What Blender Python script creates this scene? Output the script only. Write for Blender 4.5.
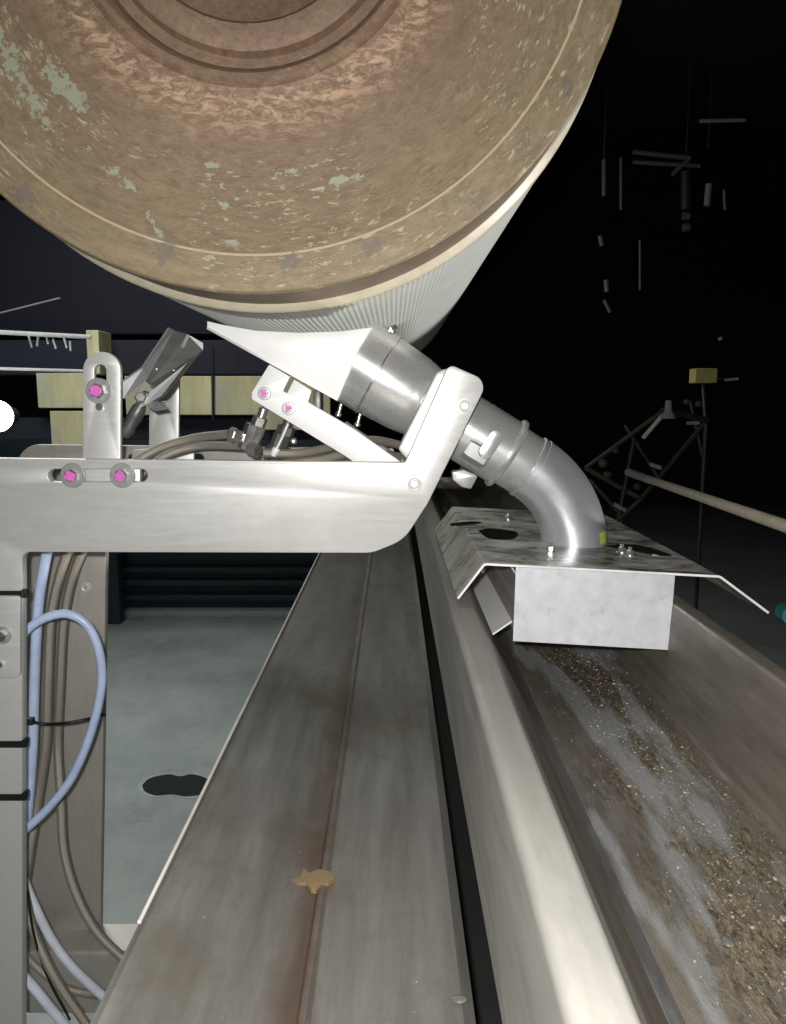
import bpy, bmesh, math, random
from mathutils import Vector, Matrix
random.seed(7)
for o in list(bpy.data.objects): bpy.data.objects.remove(o)
C = bpy.context.scene.collection
PI = math.pi

# ------------------------------------------------------------------ camera, light, exposure
F_PX = 776.0; PITCH = math.atan(110/776.0); CAM = Vector((0, 0, 1.2))
cd = bpy.data.cameras.new('camera'); cd.sensor_width = 36; cd.lens = 36*F_PX/1024; cd.clip_start = .01; cd.clip_end = 60
cam = bpy.data.objects.new('camera', cd); C.objects.link(cam)
cam.location = CAM; cam.rotation_euler = (PI/2-PITCH, 0, 0)
bpy.context.scene.camera = cam
w = bpy.data.worlds.new('dark_plant'); bpy.context.scene.world = w; w.use_nodes = True
w.node_tree.nodes['Background'].inputs[0].default_value = (.5, .55, .7, 1)
w.node_tree.nodes['Background'].inputs[1].default_value = .006
vs = bpy.context.scene.view_settings
vs.view_transform = 'Standard'; vs.look = 'None'; vs.gamma = 1; vs.use_curve_mapping = False; vs.exposure = 0.32
def lamp(name, kind, loc, power, size, col=(1, 1, 1), rot=(0, 0, 0)):
    l = bpy.data.lights.new(name, kind); l.energy = power; l.color = col
    if kind == 'AREA': l.size = size
    else: l.shadow_soft_size = size
    o = bpy.data.objects.new(name, l); o.location = loc; o.rotation_euler = rot; C.objects.link(o); return o
lamp('phone_flash', 'POINT', (-.012, -.01, 1.2+.02), 14.0, .006, (1, .98, .95))          # the phone's own flash beside its lens
lamp('hall_lamp', 'POINT', (-1.40, 2.62, 1.2-.03), 6.0, .05, (.9, .93, 1))               # the bright work lamp at the left
lamp('assumed_hall_light', 'AREA', (-1.2, 2.3, 2.6), 26, .8, (.95, 1, .97), (0, 0, 0))                  # assumed ceiling light, out of view, raised to brighten the floor

sp = lamp('drum_fill_spot', 'SPOT', (2.0, 1.0, .35), 110, .08, (1, 1, .97))                  # added unseen spot, low at the right, brightens the drum's underside
sp.data.spot_size = math.radians(30); sp.data.spot_blend = .5
sp.rotation_euler = (Vector((-.02, 1.05, 1.32))-sp.location).to_track_quat('-Z', 'Y').to_euler()

# ------------------------------------------------------------------ pixel / place helpers
def ray(u, v):
    x = (u-393)/F_PX; y = (512-v)/F_PX
    return Vector((x, math.cos(PITCH)+y*math.sin(PITCH), -math.sin(PITCH)+y*math.cos(PITCH)))
def P(u, v, Y):
    r = ray(u, v); return CAM + r*(Y/r.y)
def D(u, v, Z):
    r = ray(u, v); return CAM + r*((Z-CAM.z)/r.z)
def S(px, Y): return px*Y/F_PX

# ------------------------------------------------------------------ materials
def nt(name):
    m = bpy.data.materials.new(name); m.use_nodes = True
    t = m.node_tree; return m, t, t.nodes['Principled BSDF']
def N(t, typ, **kw):
    n = t.nodes.new(typ)
    for k, v in kw.items():
        if k.startswith('i_'): n.inputs[k[2:].replace('_', ' ')].default_value = v
        else: setattr(n, k, v)
    return n
def mixc(t, fac, a, b):
    n = t.nodes.new('ShaderNodeMix'); n.data_type = 'RGBA'
    for s, v in ((0, fac), (6, a), (7, b)):
        if hasattr(v, 'is_output'): t.links.new(v, n.inputs[s])
        else: n.inputs[s].default_value = v if s == 0 else (*v, 1)
    return n.outputs[2]
def ramp(t, src, a, b, va=0., vb=1.):
    n = t.nodes.new('ShaderNodeMapRange'); n.inputs[1].default_value = a; n.inputs[2].default_value = b
    n.inputs[3].default_value = va; n.inputs[4].default_value = vb; t.links.new(src, n.inputs[0]); return n.outputs[0]
def noise(t, vec, scale, detail=5, rough=.6, stretch=(1, 1, 1), off=0, dist=0):
    mp = t.nodes.new('ShaderNodeMapping'); mp.inputs['Scale'].default_value = stretch; mp.inputs['Location'].default_value = (off, off*.7, off*1.3)
    t.links.new(vec, mp.inputs[0]); n = t.nodes.new('ShaderNodeTexNoise')
    n.inputs['Scale'].default_value = scale; n.inputs['Detail'].default_value = detail; n.inputs['Roughness'].default_value = rough
    n.inputs['Distortion'].default_value = dist
    t.links.new(mp.outputs[0], n.inputs['Vector']); return n.outputs[0]
def objco(t): return t.nodes.new('ShaderNodeTexCoord').outputs['Object']
def bump(t, b, src, strength, dist=.001):
    n = t.nodes.new('ShaderNodeBump'); n.inputs['Strength'].default_value = strength; n.inputs['Distance'].default_value = dist
    t.links.new(src, n.inputs['Height']); t.links.new(n.outputs[0], b.inputs['Normal'])
def simple(name, col, rough=.5, metal=0., coat=0):
    m, t, b = nt(name)
    nz = noise(t, objco(t), 40, 4)
    c = mixc(t, ramp(t, nz, .3, .7), tuple(x*.85 for x in col), tuple(min(1, x*1.12) for x in col))
    t.links.new(c, b.inputs['Base Color']); b.inputs['Roughness'].default_value = rough; b.inputs['Metallic'].default_value = metal
    return m
def steel(name, col=(.62, .62, .6), rough=.35, metal=.75, stretch=(1, 1, 1), streak=60, var=.12, dirt=None, dscale=12, dlo=.55, dhi=.7, bmp=.1):
    m, t, b = nt(name); co = objco(t)
    s = noise(t, co, streak, 6, .65, stretch)
    c = mixc(t, ramp(t, s, .3, .7), tuple(x*(1-var) for x in col), tuple(min(1, x*(1+var)) for x in col))
    if dirt:
        d = noise(t, co, dscale, 8, .7, off=3.1)
        c = mixc(t, ramp(t, d, dlo, dhi), c, dirt)
    t.links.new(c, b.inputs['Base Color'])
    t.links.new(ramp(t, s, .2, .8, rough*.8, rough*1.25), b.inputs['Roughness'])
    b.inputs['Metallic'].default_value = metal
    bump(t, b, s, bmp); return m
M = {}
M['plate'] = steel('brushed_plate', (.68, .68, .66), .42, .35, (1, 1, 9), 30, .04, (.58, .58, .56), 9, .55, .8, bmp=.03)
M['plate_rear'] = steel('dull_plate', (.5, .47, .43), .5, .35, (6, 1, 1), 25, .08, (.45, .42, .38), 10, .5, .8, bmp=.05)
M['white_steel'] = steel('satin_sheet', (.9, .9, .89), .5, .1, (1, 1, 1), 40, .03, bmp=.02)
M['sheet'] = steel('galvanised_sheet', (.76, .78, .83), .36, .3, (1, 1, 1), 90, .08, (.5, .5, .52), 60, .6, .75, bmp=.05)
M['pipe'] = steel('polished_pipe', (.66, .67, .66), .27, .6, (1, 1, 1), 30, .05, (.45, .45, .42), 18, .58, .8, bmp=.03)
M['elbow'] = steel('bright_elbow', (.74, .76, .79), .33, .72, (1, 1, 1), 20, .05, bmp=.03)
M['washer'] = steel('washer_steel', (.42, .42, .42), .4, .4, (1, 1, 1), 80, .1, bmp=.03)
M['bolt'] = steel('bolt_metal', (.7, .69, .67), .25, .9, (1, 1, 1), 80, .1, bmp=.05)
M['dark_metal'] = steel('dark_hinge_metal', (.13, .13, .127), .4, .5, (1, 1, 5), 30, .12, bmp=.05)
M['black'] = simple('black_plastic', (.012, .012, .014), .45)
M['blue_hose'] = simple('pale_blue_hose', (.52, .62, .86), .3)
M['white_hose'] = simple('milky_hose', (.72, .78, .88), .35)
M['pink'] = simple('magenta_marker', (.8, .16, .62), .5)
M['teal_dark'] = simple('dark_teal_paint', (.025, .045, .055), .6)
M['navy'] = simple('navy_beam_paint', (.004, .005, .016), .7)
M['pale'] = simple('pale_rail', (.33, .33, .31), .6)
M['blackhole'] = simple('dark_recess', (.01, .01, .01), .9)
M['kerb'] = simple('pale_kerb', (.35, .42, .42), .6)
M['yellow_dot'] = simple('yellow_green_mark', (.5, .62, .08), .4)
M['beige_rod'] = simple('beige_rod', (.75, .66, .52), .5)
M['murk'] = simple('murky_machine_metal', (.06, .06, .055), .5, .5)
M['ochre'] = simple('ochre_box', (.5, .45, .15), .7)

def mat_drum_face():
    m, t, b = nt('drum_face_paint'); co = objco(t)
    sx = t.nodes.new('ShaderNodeSeparateXYZ'); t.links.new(co, sx.inputs[0])
    ln = N(t, 'ShaderNodeVectorMath', operation='LENGTH')
    cx = t.nodes.new('ShaderNodeCombineXYZ'); t.links.new(sx.outputs[0], cx.inputs[0]); t.links.new(sx.outputs[2], cx.inputs[2]); t.links.new(cx.outputs[0], ln.inputs[0])
    r = ln.outputs['Value']
    at = N(t, 'ShaderNodeMath', operation='ARCTAN2'); t.links.new(sx.outputs[0], at.inputs[0]); t.links.new(sx.outputs[2], at.inputs[1])
    # angle measured from straight up folded away from the seam: use cos/sin free polar vector
    ab = N(t, 'ShaderNodeMath', operation='MULTIPLY'); t.links.new(at.outputs[0], ab.inputs[0]); ab.inputs[1].default_value = .16
    pv = t.nodes.new('ShaderNodeCombineXYZ'); t.links.new(r, pv.inputs[0]); t.links.new(ab.outputs[0], pv.inputs[1])
    pol = pv.outputs[0]
    # slightly skewed scratch direction
    big = noise(t, co, 5, 4, .6)
    c = mixc(t, ramp(t, big, .35, .68), (.16, .10, .066), (.29, .21, .13))
    # reddish near hub, olive tan near the outer band
    c = mixc(t, ramp(t, r, .13, .27), mixc(t, .55, c, (.27, .165, .115)), mixc(t, .6, c, (.37, .30, .18)))
    sc = noise(t, pol, 150, 10, .82, (1, .5, 1), dist=.5)
    c = mixc(t, ramp(t, sc, .44, .72, 0, .75), c, (.12, .075, .045))
    sc2 = noise(t, pol, 120, 9, .85, (1, .45, 1), off=4.4, dist=.5)
    c = mixc(t, ramp(t, sc2, .53, .7, 0, .75), c, (.44, .33, .22))
    # bright copper scuffs hugging the hub
    ringm = N(t, 'ShaderNodeMath', operation='MULTIPLY')
    t.links.new(ramp(t, r, .131, .15), ringm.inputs[0]); t.links.new(ramp(t, r, .182, .15), ringm.inputs[1])
    sc3 = noise(t, co, 70, 8, .8, (1, 1, 2.2), off=2.2, dist=.7)
    rm = N(t, 'ShaderNodeMath', operation='MULTIPLY'); t.links.new(ramp(t, sc3, .47, .58), rm.inputs[0]); t.links.new(ringm.outputs[0], rm.inputs[1])
    c = mixc(t, rm.outputs[0], c, (.62, .42, .28))
    # seam line
    sm = N(t, 'ShaderNodeMath', operation='COMPARE'); t.links.new(r, sm.inputs[0]); sm.inputs[1].default_value = .2590; sm.inputs[2].default_value = .0009
    sg = N(t, 'ShaderNodeMath', operation='MULTIPLY'); t.links.new(sm.outputs[0], sg.inputs[0]); sg.inputs[1].default_value = .95
    c = mixc(t, sg.outputs[0], c, (.60, .48, .32))
    # pale flecks in the middle band
    fl = noise(t, pol, 260, 6, .7, (1, .45, 1), off=9, dist=.3)
    fb = noise(t, co, 9, 3, .5, off=5)
    fm = N(t, 'ShaderNodeMath', operation='MULTIPLY'); t.links.new(ramp(t, fl, .575, .62), fm.inputs[0]); t.links.new(ramp(t, fb, .42, .54), fm.inputs[1])
    fr = N(t, 'ShaderNodeMath', operation='MULTIPLY'); t.links.new(fm.outputs[0], fr.inputs[0]); t.links.new(ramp(t, r, .18, .2), fr.inputs[1])
    c = mixc(t, fr.outputs[0], c, (.50, .45, .30))
    # grey-green chips: flaked paint patches at the left of the disc
    def patch(cxx, czz, rx, rz, ang, thr, colr, scale, c, strength=1):
        mp = t.nodes.new('ShaderNodeMapping'); mp.vector_type = 'TEXTURE'
        mp.inputs['Location'].default_value = (cxx, 0, czz); mp.inputs['Rotation'].default_value = (0, ang, 0); mp.inputs['Scale'].default_value = (rx, 10, rz)
        t.links.new(co, mp.inputs[0]); l = N(t, 'ShaderNodeVectorMath', operation='LENGTH'); t.links.new(mp.outputs[0], l.inputs[0])
        nz = noise(t, co, scale, 7, .7, (1, 1, 1), off=cxx*31)
        a = N(t, 'ShaderNodeMath', operation='MULTIPLY_ADD'); t.links.new(nz, a.inputs[0]); a.inputs[1].default_value = 6.5; a.inputs[2].default_value = -3.1
        s = N(t, 'ShaderNodeMath', operation='ADD'); t.links.new(a.outputs[0], s.inputs[0]); t.links.new(l.outputs['Value'], s.inputs[1])
        return mixc(t, ramp(t, s.outputs[0], thr, thr-.12, 0, strength), c, colr)
    g = (.40, .43, .31)
    for px in ((12, 62, .010, .026, -.35), (70, 92, .034, .009, .85), (30, 100, .008, .014, 0), (45, 118, .005, .012, -.5), (48, 60, .018, .004, .9), (232, 242, .010, .0025, .2), (114, 172, .010, .004, .2), (280, 172, .012, .003, -.1), (215, 165, .010, .0025, .1), (345, 178, .010, .003, -.2), (155, 228, .012, .003, 1.0), (222, 205, .012, .003, 0), (130, 185, .014, .003, .8)):
        p = P(px[0], px[1], .62) - DRUM0
        c = patch(p.x, p.z, px[2], px[3], px[4], .8, g, 95, c, .85)
    for px in ((285, 262, .02, .008, -.8), (365, 250, .022, .01, -.3), (555, 100, .02, .01, -1), (530, 140, .014, .008, -1), (475, 198, .016, .01, -.7), (25, 197, .018, .008, .5), (160, 255, .012, .01, 0), (437, 215, .012, .006, -.4)):
        p = P(px[0], px[1], .62) - DRUM0
        c = patch(p.x, p.z, px[2], px[3], px[4], .6, (.17, .15, .14), 55, c, .6)
    t.links.new(c, b.inputs['Base Color'])
    b.inputs['Roughness'].default_value = .48; b.inputs['Metallic'].default_value = .15
    bump(t, b, sc, .5, .0018)
    return m
def SEPX(t, co):
    n = t.nodes.new('ShaderNodeSeparateXYZ'); t.links.new(co, n.inputs[0]); return n.outputs[0]
def mat_trough():
    m, t, b = nt('dirty_trough_steel'); co = objco(t)
    st = noise(t, co, 60, 8, .75, (1, .12, 1))
    c = mixc(t, ramp(t, st, .35, .7), (.13, .115, .095), (.24, .215, .18))
    outer_wall = ramp(t, SEPX(t, co), -.0625, -.0645)  # lighter tone on the outer wall and left rim
    c = mixc(t, outer_wall, c, mixc(t, ramp(t, st, .3, .7), (.29, .28, .255), (.38, .37, .335)))
    # dried brown residue, in streaks along the trough floor (between X bounds, floor depth)
    sx = t.nodes.new('ShaderNodeSeparateXYZ'); t.links.new(co, sx.inputs[0])
    fl = ramp(t, sx.outputs[2], -.084, -.0865)
    mid = noise(t, co, 22, 9, .8, (1, .3, 1), off=1.7, dist=.4)
    xm = N(t, 'ShaderNodeMath', operation='MULTIPLY'); t.links.new(ramp(t, sx.outputs[0], -.02, .02), xm.inputs[0]); t.links.new(ramp(t, sx.outputs[0], .10, .07), xm.inputs[1])
    x1 = N(t, 'ShaderNodeMath', operation='MULTIPLY'); t.links.new(ramp(t, mid, .41, .5), x1.inputs[0]); t.links.new(fl, x1.inputs[1])
    x2 = N(t, 'ShaderNodeMath', operation='MULTIPLY'); t.links.new(x1.outputs[0], x2.inputs[0]); t.links.new(xm.outputs[0], x2.inputs[1])
    grain = noise(t, co, 420, 8, .85, (1, .3, 1), off=6)
    brown = mixc(t, ramp(t, grain, .43, .58), (.03, .021, .012), (.34, .28, .19))
    x3 = N(t, 'ShaderNodeMath', operation='MULTIPLY'); t.links.new(x2.outputs[0], x3.inputs[0]); x3.inputs[1].default_value = .85
    c = mixc(t, x3.outputs[0], c, brown)
    # bare bluish wet strips
    b1 = noise(t, co, 9, 4, .5, (3.2, .5, 1), off=8)
    y1 = N(t, 'ShaderNodeMath', operation='MULTIPLY'); t.links.new(ramp(t, b1, .54, .6), y1.inputs[0]); t.links.new(fl, y1.inputs[1])
    y2 = N(t, 'ShaderNodeMath', operation='MULTIPLY'); t.links.new(y1.outputs[0], y2.inputs[0]); y2.inputs[1].default_value = .85
    c = mixc(t, y2.outputs[0], c, (.36, .37, .375))
    cr = N(t, 'ShaderNodeMath', operation='COMPARE'); t.links.new(sx.outputs[0], cr.inputs[0]); cr.inputs[1].default_value = -.0215; cr.inputs[2].default_value = .0035
    cr2 = N(t, 'ShaderNodeMath', operation='MULTIPLY'); t.links.new(cr.outputs[0], cr2.inputs[0]); t.links.new(fl, cr2.inputs[1])
    cr3 = N(t, 'ShaderNodeMath', operation='MULTIPLY'); t.links.new(cr2.outputs[0], cr3.inputs[0]); cr3.inputs[1].default_value = .7
    c = mixc(t, cr3.outputs[0], c, (.07, .075, .08))
    t.links.new(c, b.inputs['Base Color'])
    t.links.new(ramp(t, mid, .4, .6, .42, .7), b.inputs['Roughness']); b.inputs['Metallic'].default_value = .35
    gm = N(t, 'ShaderNodeMath', operation='MULTIPLY'); t.links.new(grain, gm.inputs[0]); t.links.new(x1.outputs[0], gm.inputs[1])
    bump(t, b, gm.outputs[0], .6, .002); return m
def mat_channel():
    m, t, b = nt('stained_channel_steel'); co = objco(t)
    st = noise(t, co, 45, 8, .7, (1, .1, 1))
    c = mixc(t, ramp(t, st, .3, .72), (.155, .148, .132), (.30, .293, .275))
    bl = noise(t, co, 14, 8, .7, (1, .8, 1), off=2)
    c = mixc(t, ramp(t, bl, .5, .68, 0, .6), c, (.15, .125, .09))
    # rust along the welded ridge
    sx = t.nodes.new('ShaderNodeSeparateXYZ'); t.links.new(co, sx.inputs[0])
    wob = noise(t, co, 30, 6, .7, off=4)
    wd = N(t, 'ShaderNodeMath', operation='MULTIPLY_ADD'); t.links.new(wob, wd.inputs[0]); wd.inputs[1].default_value = .02; t.links.new(sx.outputs[0], wd.inputs[2])
    rA = ramp(t, wd.outputs[0], -.012, .003); rB = ramp(t, wd.outputs[0], .016, .007)
    mm = N(t, 'ShaderNodeMath', operation='MULTIPLY'); t.links.new(rA, mm.inputs[0]); t.links.new(rB, mm.inputs[1])
    m2 = N(t, 'ShaderNodeMath', operation='MULTIPLY'); t.links.new(mm.outputs[0], m2.inputs[0]); t.links.new(ramp(t, sx.outputs[1], .7, -.3, 0, .7), m2.inputs[1])
    c = mixc(t, m2.outputs[0], c, (.11, .055, .03))
    sp = noise(t, co, 260, 3, .6, off=7)
    c = mixc(t, ramp(t, sp, .74, .77, 0, .8), c, (.6, .58, .5))
    c = mixc(t, ramp(t, noise(t, co, 130, 4, .7, off=11), .68, .73, 0, .7), c, (.12, .08, .05))
    t.links.new(c, b.inputs['Base Color'])
    t.links.new(ramp(t, bl, .35, .65, .44, .62), b.inputs['Roughness']); b.inputs['Metallic'].default_value = .55
    bump(t, b, st, .12); return m
def mat_cover():
    m, t, b = nt('wet_stained_cover_steel'); co = objco(t)
    st = noise(t, co, 22, 10, .8, (.7, 1.4, 1), dist=.35)
    c = mixc(t, ramp(t, st, .42, .62), (.07, .068, .062), (.62, .61, .57))
    sx = t.nodes.new('ShaderNodeSeparateXYZ'); t.links.new(co, sx.inputs[0])
    left = ramp(t, sx.outputs[0], -.02, -.09)
    c = mixc(t, left, c, mixc(t, ramp(t, st, .38, .58), (.30, .29, .265), (.72, .71, .67)))
    sp = noise(t, co, 160, 5, .7, (1, .6, 1), off=3)
    c = mixc(t, ramp(t, sp, .66, .7, 0, .8), c, (.75, .75, .72))
    t.links.new(c, b.inputs['Base Color'])
    t.links.new(ramp(t, st, .45, .6, .25, .5), b.inputs['Roughness']); b.inputs['Metallic'].default_value = .2
    bump(t, b, st, .15, .002); return m
def mat_braid():
    m, t, b = nt('braided_hose_metal')
    uv = t.nodes.new('ShaderNodeTexCoord').outputs['UV']
    def wave(ang):
        mp = t.nodes.new('ShaderNodeMapping'); mp.inputs['Rotation'].default_value = (0, 0, ang); t.links.new(uv, mp.inputs[0])
        wv = t.nodes.new('ShaderNodeTexWave'); wv.inputs['Scale'].default_value = 200; t.links.new(mp.outputs[0], wv.inputs[0]); return wv.outputs['Fac']
    mx = N(t, 'ShaderNodeMath', operation='MAXIMUM'); t.links.new(wave(.8), mx.inputs[0]); t.links.new(wave(-.8), mx.inputs[1])
    c = mixc(t, mx.outputs[0], (.12, .105, .085), (.52, .47, .39))
    t.links.new(c, b.inputs['Base Color']); b.inputs['Metallic'].default_value = .5; b.inputs['Roughness'].default_value = .42
    bump(t, b, mx.outputs[0], .5, .0006); return m
def mat_floor():
    m, t, b = nt('worn_grey_green_concrete'); co = objco(t)
    a = noise(t, co, 2.2, 8, .65); d = noise(t, co, 18, 8, .7, (1, .5, 1), off=2)
    c = mixc(t, ramp(t, a, .35, .65), (.28, .31, .29), (.42, .45, .42))
    c = mixc(t, ramp(t, d, .5, .75, 0, .6), c, (.46, .49, .48))
    c = mixc(t, ramp(t, noise(t, co, 7, 8, .7, off=5), .6, .75, 0, .6), c, (.14, .16, .15))
    t.links.new(c, b.inputs['Base Color']); b.inputs['Roughness'].default_value = .4
    bump(t, b, d, .1, .003); return m
def mat_panel():
    m, t, b = nt('weathered_yellow_board'); co = objco(t)
    a = noise(t, co, 9, 8, .7, (1, 1, .25)); 
    c = mixc(t, ramp(t, a, .35, .65), (.36, .32, .16), (.60, .55, .33))
    c = mixc(t, ramp(t, noise(t, co, 5, 6, .6, off=3), .5, .7, 0, .6), c, (.40, .41, .36))
    t.links.new(c, b.inputs['Base Color']); b.inputs['Roughness'].default_value = .8; return m
def mat_shell():
    m, t, b = nt('ivory_ribbed_shell'); co = objco(t)
    a = noise(t, co, 20, 6, .6)
    c = mixc(t, ramp(t, a, .35, .7), (.82, .83, .77), (.92, .92, .88))
    t.links.new(c, b.inputs['Base Color']); b.inputs['Roughness'].default_value = .45; b.inputs['Metallic'].default_value = .1
    return m
def emis(name, col, s):
    m, t, b = nt(name); b.inputs['Base Color'].default_value = (*col, 1)
    b.inputs['Emission Color'].default_value = (*col, 1); b.inputs['Emission Strength'].default_value = s; return m

# ------------------------------------------------------------------ object helpers
def tag(o, label=None, cat=None, group=None, kind=None):
    if label: o['label'] = label
    if cat: o['category'] = cat
    if group: o['group'] = group
    if kind: o['kind'] = kind
    return o
def worldloc(o):
    v = Vector((0, 0, 0))
    while o: v += o.location; o = o.parent
    return v
def link_mesh(name, bm, mat, parent=None, origin=None, smooth=40, label=None):
    """bm holds world coordinates; the mesh is stored relative to its parent (or its own base)."""
    bmesh.ops.recalc_face_normals(bm, faces=bm.faces)
    if parent is not None: off = worldloc(parent); loc = Vector((0, 0, 0))
    else:
        if origin is None:
            xs = [v.co for v in bm.verts]
            mn = Vector([min(c[i] for c in xs) for i in range(3)]); mx = Vector([max(c[i] for c in xs) for i in range(3)])
            origin = Vector(((mn.x+mx.x)/2, (mn.y+mx.y)/2, mn.z))
        off = Vector(origin); loc = Vector(origin)
    bmesh.ops.translate(bm, verts=bm.verts, vec=-off)
    if smooth:
        a = math.radians(smooth)
        for f in bm.faces: f.smooth = True
        for e in bm.edges:
            if len(e.link_faces) == 2 and e.calc_face_angle(0) > a: e.smooth = False
    me = bpy.data.meshes.new(name); bm.to_mesh(me); bm.free()
    me.materials.append(mat)
    o = bpy.data.objects.new(name, me); C.objects.link(o); o.location = loc
    if parent is not None: o.parent = parent
    if label: o['label'] = label
    return o
def empty(name, loc, label, cat, group=None):
    o = bpy.data.objects.new(name, None); o.empty_display_size = .02; C.objects.link(o); o.location = loc
    return tag(o, label, cat, group)
def rounded(pts, rad, n=6):
    """2D polygon with rounded corners; rad: number or list"""
    out = []; k = len(pts)
    for i in range(k):
        p = Vector(pts[i]); a = Vector(pts[i-1]); b = Vector(pts[(i+1) % k])
        r = rad[i] if isinstance(rad, (list, tuple)) else rad
        da = (a-p); db = (b-p); la, lb = da.length, db.length
        if r <= 0 or la < 1e-9 or lb < 1e-9: out.append(tuple(p)); continue
        da /= la; db /= lb
        ang = math.acos(max(-1, min(1, da.dot(db))))
        if ang > PI-.02: out.append(tuple(p)); continue
        t_ = min(r/math.tan(ang/2), la*.48, lb*.48); rr = t_*math.tan(ang/2)
        s = p+da*t_; e = p+db*t_; c = p+(da+db).normalized()*(rr/math.sin(ang/2))
        a0 = math.atan2(s.y-c.y, s.x-c.x); a1 = math.atan2(e.y-c.y, e.x-c.x)
        d = (a1-a0+PI) % (2*PI)-PI
        for j in range(n+1):
            q = a0+d*j/n; out.append((c.x+rr*math.cos(q), c.y+rr*math.sin(q)))
    return out
def plate_bm(loops, Y, th, bevel=0.0):
    """loops of (X,Z) world points (first outline, others holes) filled and given thickness th behind the plane Y"""
    cu = bpy.data.curves.new('c', 'CURVE'); cu.dimensions = '2D'; cu.fill_mode = 'BOTH'
    cu.extrude = th/2-bevel; cu.bevel_depth = bevel; cu.bevel_resolution = 1; cu.offset = -bevel
    for lp in loops:
        s = cu.splines.new('POLY'); s.points.add(len(lp)-1); s.use_cyclic_u = True
        for p, q in zip(s.points, lp): p.co = (q[0], q[1], 0, 1)
    o = bpy.data.objects.new('c', cu); me = bpy.data.meshes.new_from_object(o)
    bm = bmesh.new(); bm.from_mesh(me)
    bpy.data.objects.remove(o); bpy.data.curves.remove(cu); bpy.data.meshes.remove(me)
    for v in bm.verts:
        x, z, y = v.co; v.co = (x, Y+th/2+y, z)
    bmesh.ops.remove_doubles(bm, verts=bm.verts, dist=1e-6)
    return bm
def XZ(u, v, Y): p = P(u, v, Y); return (p.x, p.z)
def pxplate(loops, Y, th, rad=0, bevel=.0006):
    L = []
    for i, lp in enumerate(loops):
        r = rad[i] if isinstance(rad, list) else rad
        q = [XZ(u, v, Y) for u, v in lp]
        L.append(rounded(q, [x*Y/F_PX for x in r] if isinstance(r, (list, tuple)) else r*Y/F_PX) if r else q)
    return plate_bm(L, Y, th, bevel)
def stad(u0, v0, u1, v1, r, n=8):
    """stadium slot outline in pixels"""
    a = math.atan2(v1-v0, u1-u0); out = []
    for (cu_, cv, s) in ((u1, v1, -PI/2), (u0, v0, PI/2)):
        for j in range(n+1):
            q = a+s+PI*j/n; out.append((cu_+r*math.cos(q), cv+r*math.sin(q)))
    return out
def frame(d):
    d = Vector(d).normalized(); up = Vector((0, 0, 1)) if abs(d.z) < .9 else Vector((0, 1, 0))
    a = d.cross(up).normalized(); b = a.cross(d).normalized(); return d, a, b
def ring_verts(bm, c, a, b, r, n, ph=0):
    return [bm.verts.new(c+(a*math.cos(2*PI*i/n+ph)+b*math.sin(2*PI*i/n+ph))*r) for i in range(n)]
def lathe(bm, base, axis, prof, n=48, ph=0, close=True):
    """prof: list of (distance along the axis, radius)"""
    d, a, b = frame(axis); base = Vector(base); rings = []
    for (h, r) in prof: rings.append(ring_verts(bm, base+d*h, a, b, max(r, 1e-5), n, ph))
    for A, B in zip(rings, rings[1:]):
        for i in range(n): bm.faces.new((A[i], A[(i+1) % n], B[(i+1) % n], B[i]))
    if close: bm.faces.new(list(reversed(rings[0]))); bm.faces.new(rings[-1])
    return bm
def smooth_path(pts, per=10):
    pts = [Vector(p) for p in pts]
    if len(pts) < 3: return pts
    P_ = [pts[0]*2-pts[1]]+pts+[pts[-1]*2-pts[-2]]; out = []
    for i in range(1, len(P_)-2):
        p0, p1, p2, p3 = P_[i-1:i+3]
        for j in range(per):
            t_ = j/per
            out.append(.5*((2*p1)+(-p0+p2)*t_+(2*p0-5*p1+4*p2-p3)*t_*t_+(-p0+3*p1-3*p2+p3)*t_**3))
    out.append(pts[-1]); return out
def sweep(bm, path, rad, n=16, cap=True, flat=1.0):
    uvl = bm.loops.layers.uv.verify(); rings = []; L = 0; ls = []
    prev = None
    for i, p in enumerate(path):
        d = (path[min(i+1, len(path)-1)]-path[max(i-1, 0)]).normalized()
        if prev is None: _, a, b = frame(d)
        else:
            a = (prev-d*prev.dot(d)).normalized(); b = a.cross(d).normalized()
        prev = a
        if i: L += (p-path[i-1]).length
        ls.append(L); r = rad[i] if isinstance(rad, list) else rad
        rings.append([bm.verts.new(p+a*math.cos(2*PI*k/n)*r+b*math.sin(2*PI*k/n)*r*flat) for k in range(n)])
    for j in range(len(rings)-1):
        for k in range(n):
            f = bm.faces.new((rings[j][k], rings[j][(k+1) % n], rings[j+1][(k+1) % n], rings[j+1][k]))
            r = rad[j] if isinstance(rad, list) else rad
            for lo, (kk, jj) in zip(f.loops, ((k, j), (k+1, j), (k+1, j+1), (k, j+1))): lo[uvl].uv = (kk/n*2*PI*r, ls[jj])
    if cap: bm.faces.new(list(reversed(rings[0]))); bm.faces.new(rings[-1])
    return bm
def box(bm, lo, hi, bevel=0.0):
    lo, hi = Vector(lo), Vector(hi); r = bmesh.ops.create_cube(bm, size=1)
    for v in r['verts']: v.co = Vector([(lo[i]+hi[i])/2+v.co[i]*(hi[i]-lo[i]) for i in range(3)])
    if bevel:
        es = list({e for v in r['verts'] for e in v.link_edges})
        bmesh.ops.bevel(bm, geom=es, offset=bevel, segments=2, affect='EDGES', profile=.5)
    return bm
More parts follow.
